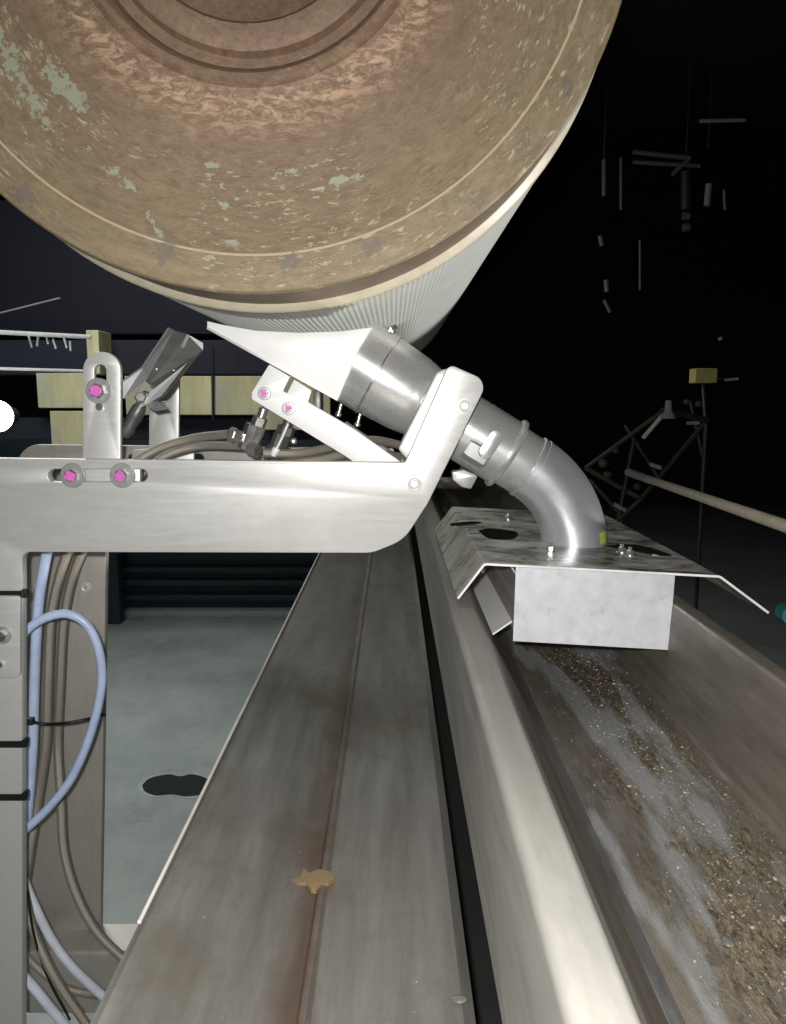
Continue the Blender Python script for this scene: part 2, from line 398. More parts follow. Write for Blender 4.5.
def bolt(parent, c, axis, wr, hr, hh=.005, pink=False, name='bolt', socket=True):
    """washer disc + hex head; c is the centre on the surface, axis points out of it"""
    ax = Vector(axis).normalized()
    wsh = link_mesh('washer', lathe(bmesh.new(), c-ax*.0004, ax, [(0, wr*.99), (.0003, wr), (.0014, wr), (.0018, wr*.94), (.0019, hr*.9)], 32), M['washer'], parent, smooth=20)
    bm = bmesh.new()
    lathe(bm, c+ax*.0013, ax, [(0, hr), (hh*.8, hr), (hh, hr*.86)], 6, random.random())
    hd = link_mesh(name+'_head', bm, M['bolt'], parent, smooth=20)
    if socket:
        lathe(bm := bmesh.new(), c+ax*(.0013+hh), ax, [(-.0005, hr*.5), (.0002, hr*.5), (.0002, hr*.32)], 20)
        link_mesh('head_stamp', bm, M['dark_metal'], hd)
    if pink:
        bm = bmesh.new(); n = 14; d, a, b = frame(ax)
        top = c+ax*(.0013+hh+.0005); vs_ = []
        for i in range(n):
            q = 2*PI*i/n; r = hr*random.uniform(.6, .85)
            vs_.append(bm.verts.new(top+a*math.cos(q)*r+b*math.sin(q)*r))
        f = bm.faces.new(vs_); ex = bmesh.ops.extrude_face_region(bm, geom=[f])
        bmesh.ops.translate(bm, verts=[g for g in ex['geom'] if isinstance(g, bmesh.types.BMVert)], vec=-ax*.0006)
        link_mesh('marker_dab', bm, M['pink'], hd, label='magenta marker paint on the bolt head')
    return wsh
TOCAM = Vector((0, -1, 0))

# ------------------------------------------------------------------ the setting
ZF = 0.0
def struct(name, bm, mat, **k):
    o = link_mesh(name, bm, mat, **k); o['kind'] = 'structure'; return o
struct('floor', box(bmesh.new(), (-5, -1, ZF-.1), (5, 9, ZF)), mat_floor(), origin=(0, 0, 0))
struct('wall_back', box(bmesh.new(), (-5, 9, ZF), (5, 9.1, 4.2)), simple('dark_wall_paint', (.03, .03, .035), .8), origin=(0, 9, 0))
struct('wall_left', box(bmesh.new(), (-5.1, -1, ZF), (-5, 9, 4.2)), simple('dark_side_wall', (.03, .03, .035), .8), origin=(-5, 4, 0))
struct('wall_right', box(bmesh.new(), (5, -1, ZF), (5.1, 9, 4.2)), simple('dark_side_wall', (.03, .03, .03), .8), origin=(5, 4, 0))
struct('ceiling', box(bmesh.new(), (-5, -1, 4.2), (5, 9, 4.3)), simple('dim_ceiling', (.10, .10, .085), .8), origin=(0, 4, 4.2))

# ------------------------------------------------------------------ the drum
YD = .62; YL = .70; RD = .2880
DRUM0 = CAM + Vector((-.1740*YD, YD, .5990*YD))
drum = empty('roller_drum', DRUM0, 'huge round brown drum end with worn paint above ribbed ivory shell', 'drum')
AX = Vector((0, 1, 0))
lathe(bm := bmesh.new(), DRUM0, AX, [(.018, .0), (.018, .085), (.016, .0885), (.002, .0915), (-.0005, .094), (.0, .108), (.002, .112), (.009, .1145), (.009, .1225), (.0, .125), (-.003, .127),
    (-.0055, .130), (-.0055, .1345), (-.003, .1372), (0, .1385), (.002, .15), (.0025, .2), (.0012, .2575), (.0008, .259), (.0008, .2605), (0, .284), (.0006, .2865), (.0025, RD), (.006, RD)], 160, close=False)
link_mesh('end_disc', bm, mat_drum_face(), drum, smooth=35)
lathe(bm := bmesh.new(), DRUM0, AX, [(.006, RD), (.007, RD-.0015), (.070, RD-.0005)], 160, close=False)
link_mesh('neck_band', bm, simple('brown_band_paint', (.24, .175, .125), .55), drum, label='dark brown recessed band behind the disc rim')
lathe(bm := bmesh.new(), DRUM0, AX, [(.070, RD-.0005), (.0755, RD+.0045), (.078, RD+.006), (.081, RD+.0062), (.085, RD+.005), (.087, RD+.003)], 160, close=False)
link_mesh('shell_lip', bm, simple('cream_lip_paint', (.68, .60, .46), .4), drum, label='cream raised lip where the ribbed shell starts')
bm = bmesh.new(); nr = 340; rings = []
for y in (.086, .4, 1.0, 1.7):
    r_ = []
    for i in range(nr*4):
        q = 2*PI*i/(nr*4); rr = RD+.0042+.00045*(1 if i % 4 in (1, 2) else -1)
        r_.append(bm.verts.new(DRUM0+Vector((math.cos(q)*rr, y, math.sin(q)*rr))))
    rings.append(r_)
for A, B in zip(rings, rings[1:]):
    for i in range(len(A)): bm.faces.new((A[i], A[(i+1) % len(A)], B[(i+1) % len(A)], B[i]))
bm.faces.new(rings[-1])
link_mesh('ribbed_shell', bm, mat_shell(), drum, smooth=60, label='ivory shell with fine lengthwise ribs')

# ------------------------------------------------------------------ right trough (rails run along Y)
ZT = CAM.z-.163; ZB = CAM.z-.25; Y0, Y1 = .10, 2.6
def extrude_profile(pts, y0, y1, cuts=1):
    bm = bmesh.new(); rings = []
    for k in range(cuts+1):
        y = y0+(y1-y0)*k/cuts; rings.append([bm.verts.new((x, y, z)) for x, z in pts])
    n = len(pts)
    for A, B in zip(rings, rings[1:]):
        for i in range(n): bm.faces.new((A[i], A[(i+1) % n], B[(i+1) % n], B[i]))
    bm.faces.new(rings[0]); bm.faces.new(list(reversed(rings[-1]))); return bm
outer = [(.0466, CAM.z-.262), (.0466, ZT), (.0655, ZT+.0005), (.0675, ZT-.004), (.112, ZB), (.2245, ZB), (.2285, ZT-.002), (.2300, ZT), (.2455, ZT), (.2475, CAM.z-.262)]
rad = [0, .006, .003, .002, .006, .006, .002, .002, .006, 0]
prof = rounded(outer, rad, 6)
inner = []                                                            # offset copy for sheet thickness
def offset_poly(pts, t_):
    out = []
    for i, p in enumerate(pts):
        a = Vector(pts[max(i-1, 0)]); b = Vector(pts[min(i+1, len(pts)-1)]); d = (b-a).normalized()
        out.append((p[0]+d.y*t_, p[1]-d.x*t_))
    return out
# rounded() treats the polygon as closed, so the two ends stay sharp
inner = offset_poly(prof, .002)
bm = extrude_profile(prof+list(reversed(inner)), Y0, Y1, 4)
tr = link_mesh('collecting_trough', bm, mat_trough(), origin=(.137, .7, ZT), smooth=35)
tag(tr, 'long steel trough with rounded rims and brown crusted floor at the right', 'trough')
trough_xf = lambda x: (x-.0925)/(.187-.0925)

# crumbs lying in the trough
bm = bmesh.new()
for k in range(2600):
    y = .25+random.random()**1.3*1.0
    x = random.gauss(.188, .02)-.02*(y-.3)
    if not .118 < x < .2205: continue
    s = random.uniform(.0002, .0006)*(1 if random.random() < .95 else 2.2)
    r = bmesh.ops.create_icosphere(bm, subdivisions=1, radius=s, matrix=Matrix.Translation((x, y, ZB+s*.5)) @ Matrix.Diagonal((random.uniform(.7, 1.6), random.uniform(.7, 1.4), .6, 1)))
cr = link_mesh('residue_crumbs', bm, simple('tan_crumbs', (.33, .27, .19), .35), smooth=0)
tag(cr, 'tan and brown crumbs scattered over the trough floor', 'crumbs', kind='stuff')
for i, (u, v, s, lb) in enumerate(((671, 847, .0032, 'round shiny water bead beside the brown streak on the trough floor'), (728, 942, .0028, 'lumpy shiny droplet low on the right of the trough floor'))):
    c = D(u, v, ZB); bm = bmesh.new()
    bmesh.ops.create_icosphere(bm, subdivisions=3, radius=s, matrix=Matrix.Translation(c) @ Matrix.Diagonal((1.1, 1.3, .7, 1)))
    for vt in bm.verts: vt.co += Vector((random.uniform(-1, 1), random.uniform(-1, 1), 0))*.0002
    tag(link_mesh('water_droplet', bm, steel('droplet_gloss', (.16, .15, .13), .06, .3)), lb, 'droplet')

# ------------------------------------------------------------------ left channel
ZL = CAM.z-.28
lx, rdg, rx = -.1290, -.0405, .0385
pts = [(lx, CAM.z-.262), (lx+.0012, CAM.z-.2615), (lx+.0025, CAM.z-.2635), (rdg-.004, ZL+.000), (rdg-.0022, ZL+.002), (rdg+.0006, ZL+.0022), (rdg+.003, ZL+.0003), (rx-.006, ZL-.0012), (rx, ZL-.006), (rx, ZL-.05),
       (rx-.002, ZL-.05), (rx-.002, ZL-.007), (rx-.007, ZL-.0034), (rdg, ZL-.0022), (lx+.003, CAM.z-.266), (lx+.002, CAM.z-.33), (lx, CAM.z-.33)]
ch = link_mesh('steel_channel', extrude_profile(pts, Y0, Y1, 4), mat_channel(), origin=(rdg, .6, ZL), smooth=20)
tag(ch, 'long flat dark steel channel with a rusty ridge left of the trough', 'channel')
lip = link_mesh('edge_lip', sweep(bmesh.new(), [Vector((lx+.0005, y, CAM.z-.2608)) for y in (.36, .8, 1.4, 2.5)], .0011, 8), simple('pale_cut_edge', (.75, .72, .68), .4), ch, label='pale bright cut edge along the left side')
bm = box(bmesh.new(), (-.06, Y0, CAM.z-.46), (.20, Y1, CAM.z-.40), .004)  # black box added so the gap between channel and trough stays dark
tag(link_mesh('gap_filler_beam', bm, simple('gap_filler_black', (.012, .012, .012), .7)), 'added black filler beam darkening the narrow gap between channel and trough', 'beam')
# yellow residue splash on the ridge
c = D(312, 879, ZL+.0022); bm = bmesh.new(); vs_ = []
for (u, v) in ((290, 880), (300, 877), (304, 868), (309, 873), (318, 869), (330, 871), (335, 878), (328, 883), (322, 884), (316, 890), (311, 889), (306, 883), (297, 883)):
    vs_.append(bm.verts.new(D(u, v, ZL+.0030)))
f = bm.faces.new(vs_); ex = bmesh.ops.extrude_face_region(bm, geom=[f])
bmesh.ops.translate(bm, verts=[g for g in ex['geom'] if isinstance(g, bmesh.types.BMVert)], vec=(0, 0, -.0025))
tag(link_mesh('residue_splash', bm, simple('ochre_residue', (.20, .13, .055), .3), smooth=0), 'ochre flake of residue stuck on the channel ridge', 'residue')
for (u, v, s, lb) in ((460, 1000, .0026, 'clear droplet on the channel near the bottom edge of the photo'), (264, 890, .0008, 'tiny pale crumb on the left half of the channel'), (338, 753, .0012, 'small dark weld spatter on the channel ridge')):
    c = D(u, v, ZL); bm = bmesh.new()
    bmesh.ops.create_icosphere(bm, subdivisions=3, radius=s, matrix=Matrix.Translation(c+Vector((0, 0, s*.2))) @ Matrix.Diagonal((1.5, 1, .5, 1)))
    tag(link_mesh('residue_drop', bm, steel('drop_gloss', (.16, .15, .13), .06, .3)), lb, 'droplet')

# ------------------------------------------------------------------ cover over the trough, with its chute
YC0, YC1 = .61, .95
def CP(u, v): return P(u, v, YC0)
cov = empty('trough_cover', P(600, 570, .75), 'bent sheet steel cover with wet stained top bridging the trough', 'cover')
sec = [CP(457, 598), CP(481, 565), CP(489, 562.5), CP(712, 575), CP(726, 577), CP(769, 612)]
top = rounded([(p.x, p.z) for p in (sec[0], CP(484, 563), CP(720, 575.5), sec[-1])]+[(.3, 0)], [0, .005, .006, 0, 0], 5)[:-1]
low = offset_poly(top, .0016)
bm = extrude_profile(top+list(reversed(low)), YC0, YC1, 1)
link_mesh('cover_sheet', bm, mat_cover(), cov, smooth=35)
# top surface height at X (sheet is a little out of level)
pa, pb = CP(484, 563), CP(720, 575.5)
def ztop(x): return pa.z+(pb.z-pa.z)*(x-pa.x)/(pb.x-pa.x)
# bright cut edge of the sheet
bm = extrude_profile(offset_poly(top, -.0001)+list(reversed(offset_poly(top, .0017))), YC0-.0006, YC0+.0002, 1)
link_mesh('cut_edge', bm, simple('bright_cut_edge', (.85, .85, .83), .4), cov, label='bright cut front edge of the sheet')
# chute box open at top and bottom
YK = .618
def q4(a, b, c, d, t_):                                               # quad panel with thickness along its normal
    bm = bmesh.new(); vs_ = [bm.verts.new(p) for p in (a, b, c, d)]; f = bm.faces.new(vs_); f.normal_update(); n = f.normal.copy()
    ex = bmesh.ops.extrude_face_region(bm, geom=[f]); bmesh.ops.translate(bm, verts=[g for g in ex['geom'] if isinstance(g, bmesh.types.BMVert)], vec=n*t_); return bm
fa, fb, fc, fd = P(516, 566, YK), P(675, 576, YK), P(669, 650, YK), P(513, 641, YK)
fa.z = ztop(fa.x)-.002; fb.z = ztop(fb.x)-.002
back = Vector((0, .23, 0))
chute = link_mesh('chute_front', q4(fa, fb, fc, fd, .0015), M['sheet'], cov, label='bright galvanised front wall of the chute')
sd = Vector((-.0045, .012, 0))
zA, zB = CAM.z-.200, CAM.z-.188
link_mesh('chute_flange', q4(Vector((.0865, .655, zA)), Vector((.0865, .86, zA)), Vector((.1035, .86, zB)), Vector((.1035, .655, zB)), .0015), M['white_steel'], cov, label='white flange along the left foot of the chute')
link_mesh('chute_side', q4(fa+Vector((.004, .002, 0)), fa+back+Vector((.004, 0, 0)), fd+back+Vector((.006, 0, 0)), fd+Vector((.006, .002, 0)), .0015), M['plate_rear'], cov)
link_mesh('chute_side', q4(fb+Vector((0, .002, 0)), fb+back, fc+back, fc+Vector((0, .002, 0)), .0015), M['sheet'], cov)
link_mesh('chute_back', q4(fa+back, fb+back, fc+back, fd+back, .0015), M['sheet'], cov)
link_mesh('inner_strip', q4(fa+Vector((-.003, .015, -.001)), fa+back+Vector((-.003, 0, -.001)), fa+back+Vector((.004, 0, -.012)), fa+Vector((.004, .015, -.012)), .0012), M['plate_rear'], cov)  # grey strip under the cover, along the chute's left side
def coverpt(u, v):
    z = ztop(.12)
    for _ in range(4): p = D(u, v, z); z = ztop(p.x)
    return D(u, v, z)
for u, v in ((508, 519), (551, 551), (622, 552), (630, 555)):
    c = coverpt(u, v); bm = bmesh.new()
    lathe(bm, c, (0, 0, 1), [(0, .0055), (.001, .0055), (.0012, .0038)], 20)
    lathe(bm, c, (0, 0, 1), [(.001, .0036), (.0042, .0036), (.0048, .0028)], 6, random.random())
    lathe(bm, c, (0, 0, 1), [(.004, .0018), (.0075, .0018)], 10)
    link_mesh('cover_nut', bm, M['bolt'], cov, smooth=25)
# a dark wet patch, an irregular film of liquid
for pts_, nm, lb in (([(478, 531), (490, 529), (510, 531), (518, 534), (514, 539), (500, 540), (487, 538)], 'liquid_film', 'dark oval wet patch left of the elbow foot on the cover'),
                     ([(450, 524), (470, 522), (482, 523), (470, 525), (452, 526)], 'liquid_film', 'thin dark wet streak on the cover left of the oval patch'),
                     ([(600, 547), (630, 545), (652, 549), (672, 556), (652, 555), (625, 550)], 'liquid_film', 'dark wet streak on the cover right of the elbow foot')):
    bm = bmesh.new(); pp = [coverpt(u, v) for u, v in pts_]; pp = smooth_path(pp+[pp[0]], 4)[:-1]
    vs_ = [bm.verts.new(p+Vector((0, 0, .0007))) for p in pp]; f = bm.faces.new(vs_)
    ex = bmesh.ops.extrude_face_region(bm, geom=[f]); bmesh.ops.translate(bm, verts=[g for g in ex['geom'] if isinstance(g, bmesh.types.BMVert)], vec=(0, 0, -.0006))
    tag(link_mesh(nm, bm, simple('dark_liquid', (.03, .03, .032), .12), smooth=0), lb, 'stain')

# ------------------------------------------------------------------ drain pipe from the tray to the cover
YP = .735
pc = lambda u, v: P(u, v, YP)
pipe = empty('drain_pipe', pc(570, 545), 'shiny stainless drain pipe with reducer and elbow going down into the cover', 'pipe')
a0, a1 = pc(352, 359), pc(530, 467.5); ax = (a1-a0); AL = ax.length; ax.normalize()
s = lambda px: S(px, YP)
def seg(t0, prof, name, mat, parent=pipe, n=72, label=None, close=True):
    bm = lathe(bmesh.new(), a0+ax*(t0*AL), ax, [(h, r) for h, r in prof], n, close=close); return link_mesh(name, bm, mat, parent, smooth=30, label=label)
seg(0, [(0, s(40)), (0, s(42.5)), (s(29), s(42.5)), (s(29.5), s(41.5))], 'inlet_collar', M['pipe'])
seg(.137, [(0, s(42)), (s(.6), s(43.3)), (s(2.2), s(43.3)), (s(2.8), s(42.3))], 'weld_bead', M['bolt'])
seg(.15, [(0, s(42)), (s(35), s(39.5)), (s(60), s(35)), (s(68), s(33))], 'reducer', M['pipe'])
seg(.44, [(0, s(33)), (s(8), s(34)), (s(72), s(34)), (s(90), s(34))], 'sleeve', M['pipe'])
seg(.855, [(0, s(34)), (0, s(37)), (s(2), s(37.8)), (s(4.5), s(37)), (s(5), s(34.5)), (s(6.5), s(31.5))], 'clamp_flange', M['elbow'])
seg(.885, [(0, s(31.5)), (s(27), s(31))], 'coupling', M['pipe'])
seg(.985, [(0, s(31)), (s(.5), s(33)), (s(3), s(33)), (s(3.6), s(31.5)), (s(6), s(31.5)), (s(6.5), s(33)), (s(9), s(33)), (s(9.5), s(31))], 'elbow_bead', M['elbow'])
# elbow arc
foot = pc(566, 549); R = (a1.z-foot.z)/ax.x*1.0; ang0 = math.atan2(-ax.z, ax.x); path = []
R = (a1.z-foot.z)/math.cos(ang0)
ctr = Vector((a1.x-R*math.sin(ang0), YP, a1.z-R*math.cos(ang0)))
for i in range(33):
    q = ang0+(PI/2-ang0)*i/32; path.append(Vector((ctr.x+R*math.sin(q), YP, ctr.z+R*math.cos(q))))
el = link_mesh('elbow', sweep(bmesh.new(), path, s(32.5), 72), M['elbow'], pipe, smooth=30)
# small yellow-green mark on the right side of the elbow, low down
cst = path[-5]; bm = bmesh.new(); rr = s(32.9)
g0 = []
for i in range(5):
    row = []
    for j in range(5):
        q = math.radians(-42+ (j-2)*5); z = (i-2)*.0028
        pth = path[-5]+(path[-4]-path[-5]).normalized()*(-z); d_ = (path[-4]-path[-6]).normalized(); nx = Vector((-d_.z, 0, d_.x))
        if nx.x < 0: nx = -nx
        row.append(bm.verts.new(pth+nx*math.cos(q)*rr+Vector((0, math.sin(q)*rr, 0))))
    g0.append(row)
for i in range(4):
    for j in range(4): bm.faces.new((g0[i][j], g0[i][j+1], g0[i+1][j+1], g0[i+1][j]))
link_mesh('elbow_mark', bm, M['yellow_dot'], el, label='small yellow green mark low on the elbow')
# clamp lever and nuts behind the bracket tip
cl = lambda u, v, Y=.700: P(u, v, Y)
bm = bmesh.new(); lathe(bm, cl(478, 452, .712), ax, [(-.012, .0115), (-.008, .0125), (.009, .0125), (.011, .0105)], 6, .4)
link_mesh('clamp_nut', bm, M['washer'], pipe, smooth=20)
bm = pxplate([[(452, 472), (464, 470), (478, 476), (471, 489), (462, 487), (453, 480)]], .712, .016, 2)
link_mesh('clamp_lug', bm, M['washer'], pipe, smooth=30)
bm = pxplate([stad(486, 452, 496, 437, 7)], .694, .008, 0)
link_mesh('clamp_latch', bm, M['pipe'], pipe, smooth=30)
# little bolts and pins round the collar
for (u, v, d_) in ((391, 327, (-.1, -.2, 1)),):
    bm = bmesh.new(); p = P(u, v+6, .735); lathe(bm, p, d_, [(0, .0045), (.004, .0045)], 6); lathe(bm, p, d_, [(.003, .0062), (.005, .0064), (.0075, .005), (.0086, .002)], 24)
    link_mesh('collar_bolt', bm, M['bolt'], pipe, smooth=35)
for (u, v) in ((341, 404), (360, 414)):
    bm = bmesh.new(); p = P(u, v, .715); lathe(bm, p, (-.25, 0, -1), [(0, .0017), (.008, .0017), (.009, .003), (.011, .003), (.012, .0018)], 14)
    link_mesh('collar_pin', bm, M['bolt'], pipe, smooth=35)

# ------------------------------------------------------------------ drip tray under the drum
YT = .6935
tray = empty('drip_tray', P(300, 370, YT), 'bright white steel wedge shaped drip tray under the ribbed drum', 'tray')
out = [(207, 321), (222, 324.5), (256, 330.5), (300, 332.5), (342, 331), (372, 327), (360, 348), (338, 400), (300, 381)]
bm = pxplate([out+[(250, 352), (207, 328.5)]], YT, .082, 0, .0008)
link_mesh('tray_body', bm, M['white_steel'], tray, smooth=30)
bm = pxplate([[(207, 326.5), (338, 398.5), (337, 401), (206.5, 329)]], YT-.001, .084, 0, .0004)
link_mesh('bottom_edge', bm, M['plate'], tray)

# ------------------------------------------------------------------ support brackets (front one and its twin behind)
YB = .66
def bracket_loops(front):
    col = [(-95, 457), (405, 462.5), (449, 364), (488, 381), (428, 503), (404, 540), (372, 553), (22, 552), (22, 1105), (-95, 1105)]
    rad_ = [30, 3, 7, 13, 30, 42, 40, 9, 0, 0]
    slot = stad(54, 475.5, 141, 475.5, 6.5)
    return [col, slot], [rad_, 0]
fb_ = empty('front_bracket', P(-30, 1105, YB), 'near brushed steel bracket, post with long arm ending in an angled tip', 'bracket')
lo, ra = bracket_loops(True)
L = [rounded([XZ(u, v, YB) for u, v in lo[0]], [r*YB/F_PX for r in ra[0]], 10), [XZ(u, v, YB) for u, v in lo[1]]]
link_mesh('bracket_plate', plate_bm(L, YB, .010, .0008), M['plate'], fb_, smooth=30)
for (u, v) in ((73, 475.5), (122.5, 475.5)): bolt(fb_, P(u, v, YB), TOCAM, S(12.5, YB), S(7, YB), .005, True)
def ringmark(u, v, r, Y, parent, nm='countersunk_screw'):
    bm = bmesh.new(); c = P(u, v, Y)
    lathe(bm, c, TOCAM, [(-.002, S(r, Y)), (.0004, S(r, Y)), (.0006, S(r*.8, Y)), (.0002, S(r*.62, Y)), (.0004, S(r*.5, Y)), (.0012, S(r*.42, Y))], 28)
    o = link_mesh(nm, bm, M['plate'], parent, smooth=25)
    lathe(bm := bmesh.new(), c+TOCAM*.0012, TOCAM, [(-.001, S(r*.25, Y)), (.0002, S(r*.25, Y))], 6); link_mesh('socket', bm, M['washer'], o)
for (u, v, r) in ((465, 406, 7.5), (414.5, 484, 8)): ringmark(u, v, r, YB, fb_)
# saddle block behind the tip, thicker than the plate, holding the pipe
bm = pxplate([[(398, 449), (437, 372), (447, 368), (474, 386), (428, 470), (410, 463)]], YB+.0102, .031, [[4, 10, 8, 8, 6, 3]], .0015)
link_mesh('saddle_block', bm, M['plate'], fb_, smooth=30)

YR = .86
rb = empty('rear_bracket', P(-30, 1105, YB)+Vector((0, YR-YB, 0)), 'far duller twin bracket standing behind the near steel bracket', 'bracket')
col = [(-95, 457), (395, 462.5), (372, 553), (22, 552), (22, 1105), (-95, 1105)]
L = [rounded([XZ(u, v, YB) for u, v in col], [x*YB/F_PX for x in (30, 3, 40, 16, 0, 0)], 10), [XZ(u, v, YB) for u, v in stad(54, 475.5, 141, 475.5, 6.5)]]
link_mesh('bracket_plate', plate_bm(L, YR, .010, .0008), M['plate_rear'], rb, smooth=30)
for (u, v, r) in ((40, 585, 6), (86, 587, 5.5)): ringmark(u, v, r, YR, rb)
for (u, v, r) in ((184, 457, 5),): ringmark(u, v, r, YR, rb)

# black strip (edge trim) hanging at the right of the far post
# slotted tabs
def tab(Y, name, label, px=0):
    sc_ = YB/Y
    e = empty(name, P(96.5, 458, YB)+Vector((0, Y-YB, 0)), label, 'bracket tab')
    L = [rounded([XZ(u, v, YB) for u, v in ((78, 351), (116, 351), (116, 462), (136, 464), (136, 488), (56, 488), (56, 464), (78, 462))], [x*YB/F_PX for x in (18.9, 18.9, 2, 3, 3, 3, 3, 2)], 10),
         [XZ(u, v, YB) for u, v in stad(95.5, 370, 95.5, 396, 6.2)]]
    link_mesh('tab_plate', plate_bm(L, Y, .006, .0006), M['plate'], e, smooth=30)
    return e
tf = tab(YB+.0103, 'slotted_tab', 'upright slotted steel tab with pink marked bolt on the near arm')
bolt(tf, P(99, 391, YB+.0103), TOCAM, S(13, YB), S(8, YB), .006, True)
bm = bmesh.new(); c = P(99.5, 407, YB+.0095); lathe(bm, c, TOCAM, [(-.003, .0032), (.001, .0032), (.002, .002)], 18); link_mesh('stud_end', bm, M['bolt'], tf)
tr_ = tab(YR-.0065, 'slotted_tab', 'duller slotted tab standing on the far bracket arm behind the flap')
bolt(tr_, P(95.5, 391, YB)+Vector((0, YR-YB-.0065, 0)), TOCAM, S(10, YB), S(6, YB), .005, False)

# ------------------------------------------------------------------ small plate and ties on the near post
cp_ = empty('clamp_plate', P(2, 680, YB-.004), 'small rounded plate bolted to the near post', 'plate')
bm = pxplate([[(-34, 596), (20, 596), (20, 679), (-34, 679)]], YB-.0042, .004, [[6, 4, 9, 6]], .0006)
link_mesh('plate_body', bm, M['plate'], cp_, smooth=30)
bolt(cp_, P(3, 635, YB-.0042), TOCAM, S(9, YB), S(6.5, YB), .006)
bm = bmesh.new(); lathe(bm, P(1, 664, YB-.0042), TOCAM, [(0, .0032), (.003, .003), (.004, .002)], 6); link_mesh('set_screw', bm, M['bolt'], cp_)
for v, lb in ((592, 'black cable tie round the near post above the small bolted plate'), (742, 'black cable tie round the near post, middle one of the three'), (795, 'black cable tie round the near post, lowest of the three')):
    a = P(-95, v, YB); b = P(22, v+2, YB); bm = bmesh.new(); h = S(3.6, YB)
    y0 = YB-.0012; y1 = YB+.0112
    loop = [(a.x-.001, y0), (b.x+.0014, y0), (b.x+.0014, y1), (a.x-.001, y1)]
    loop = rounded(loop, .0016, 4)
    n = len(loop)
    A = [bm.verts.new((x, y, b.z-h)) for x, y in loop]; B = [bm.verts.new((x, y, b.z+h)) for x, y in loop]
    cxm = (a.x+b.x)/2; cym = (y0+y1)/2
    A2 = [bm.verts.new((x+(.001 if x < cxm else -.001), y+(.001 if y < cym else -.001), b.z-h)) for x, y in loop]; B2 = [bm.verts.new((x+(.001 if x < cxm else -.001), y+(.001 if y < cym else -.001), b.z+h)) for x, y in loop]
    for i in range(n):
        j = (i+1) % n
        for q in ((A[i], A[j], B[j], B[i]), (A2[i], B2[i], B2[j], A2[j]), (B[i], B[j], B2[j], B2[i]), (A[i], A2[i], A2[j], A[j])): bm.faces.new(q)
    t_ = link_mesh('cable_tie', bm, M['black'], smooth=0); tag(t_, lb, 'cable tie', 'cable ties on the near post')
    box(bm := bmesh.new(), (b.x-.001, y0+.001, b.z-h*1.2), (b.x+.0035, y0+.006, b.z+h*1.2), .0006); link_mesh('tie_head', bm, M['black'], t_)

# ------------------------------------------------------------------ diagonal clamp bar below the tray
YG = .682
bar = empty('notched_bar', P(330, 430, YG), 'white steel notched bar slanting down behind the near arm with two small pink marked bolts', 'bar')
bm = pxplate([[(269, 364.5), (290, 376.6), (283, 391), (287, 393.3), (294, 379.5), (311.7, 390.6), (308, 402), (354, 429), (418, 474), (404, 496), (345, 456), (251.5, 399), (252, 392)]], YG, .008, [[1, 1, 1, 1, 1, 2, 1, 2, 1, 1, 1, 3, 3]], .0005)
link_mesh('bar_plate', bm, M['white_steel'], bar, smooth=30)
bolt(bar, P(264.5, 393.5, YG), TOCAM, S(6.6, YG), S(4.4, YG), .003, True)
bolt(bar, P(288.5, 408.5, YG), TOCAM, S(6.6, YG), S(4.4, YG), .003, True)
bm = box(bmesh.new(), P(318, 408, YG+.012)-Vector((.004, 0, .006)), P(318, 395, YG+.03)+Vector((.004, .01, .004)), .001)
link_mesh('hinge_lug', bm, M['dark_metal'], bar)

# ------------------------------------------------------------------ folded clamp flap by the slotted tab
YF_ = .70
fl = empty('folded_flap', P(130, 430, YF_), 'dark grey folded sheet flap leaning up beside the slotted tab', 'flap')
def facet(name, pts, th, mat, label=None):
    bm = bmesh.new(); vs_ = [bm.verts.new(P(u, v, Y)) for u, v, Y in pts]; f = bm.faces.new(vs_); f.normal_update(); n = f.normal.copy()
    if n.y < 0: n = -n
    ex = bmesh.ops.extrude_face_region(bm, geom=[f]); bmesh.ops.translate(bm, verts=[g for g in ex['geom'] if isinstance(g, bmesh.types.BMVert)], vec=n*th)
    return link_mesh(name, bm, mat, fl, smooth=0, label=label)
facet('flap_face', [(173, 330, .72), (187, 334, .722), (203, 343, .725), (203, 350, .725), (168, 393, .70), (158, 401, .70), (150, 384, .70), (145, 380, .70)], .003, M['dark_metal'])
facet('flap_face', [(187, 334, .7215), (190, 335.5, .722), (184, 348, .716), (181, 346.5, .716)], .003, M['pale'])
facet('side_flange', [(170, 328, .708), (174, 330, .7195), (147, 379, .6995), (138, 392, .697), (123, 399, .69), (123, 382, .69), (143, 368, .692)], .0025, M['washer'], 'lighter bent side flange')
facet('gusset', [(187, 363, .695), (161, 396, .690), (140, 408, .688), (150, 392, .690)], .003, M['washer'], 'lighter triangular gusset')
facet('gusset', [(184, 366, .700), (176, 372, .6935), (152, 397, .69), (158, 401, .695), (167, 394, .697)], .003, M['dark_metal'])
bm = bmesh.new(); p = P(140, 398, .695); lathe(bm, P(124, 436, .70), P(146, 396, .70)-P(124, 436, .70), [(0, .0045), (.006, .0065), (.012, .0055), (.02, .0065), (.028, .0065), (.034, .004), (.045, .004)], 24)
link_mesh('hinge_pin', bm, M['dark_metal'], fl, smooth=30)
bm = bmesh.new(); lathe(bm, P(141, 398, .686), (.2, -1, .2), [(0, .0055), (.003, .0055), (.005, .004)], 6); link_mesh('hinge_nut', bm, M['bolt'], fl, smooth=20)
for (u, v) in ((157, 369), (174, 370.5)):
    bm = bmesh.new(); bmesh.ops.create_icosphere(bm, subdivisions=2, radius=.0018, matrix=Matrix.Translation(P(u, v, .7055 if u < 160 else .708))); link_mesh('rivet', bm, M['bolt'], fl)
bm = bmesh.new(); vs_ = []
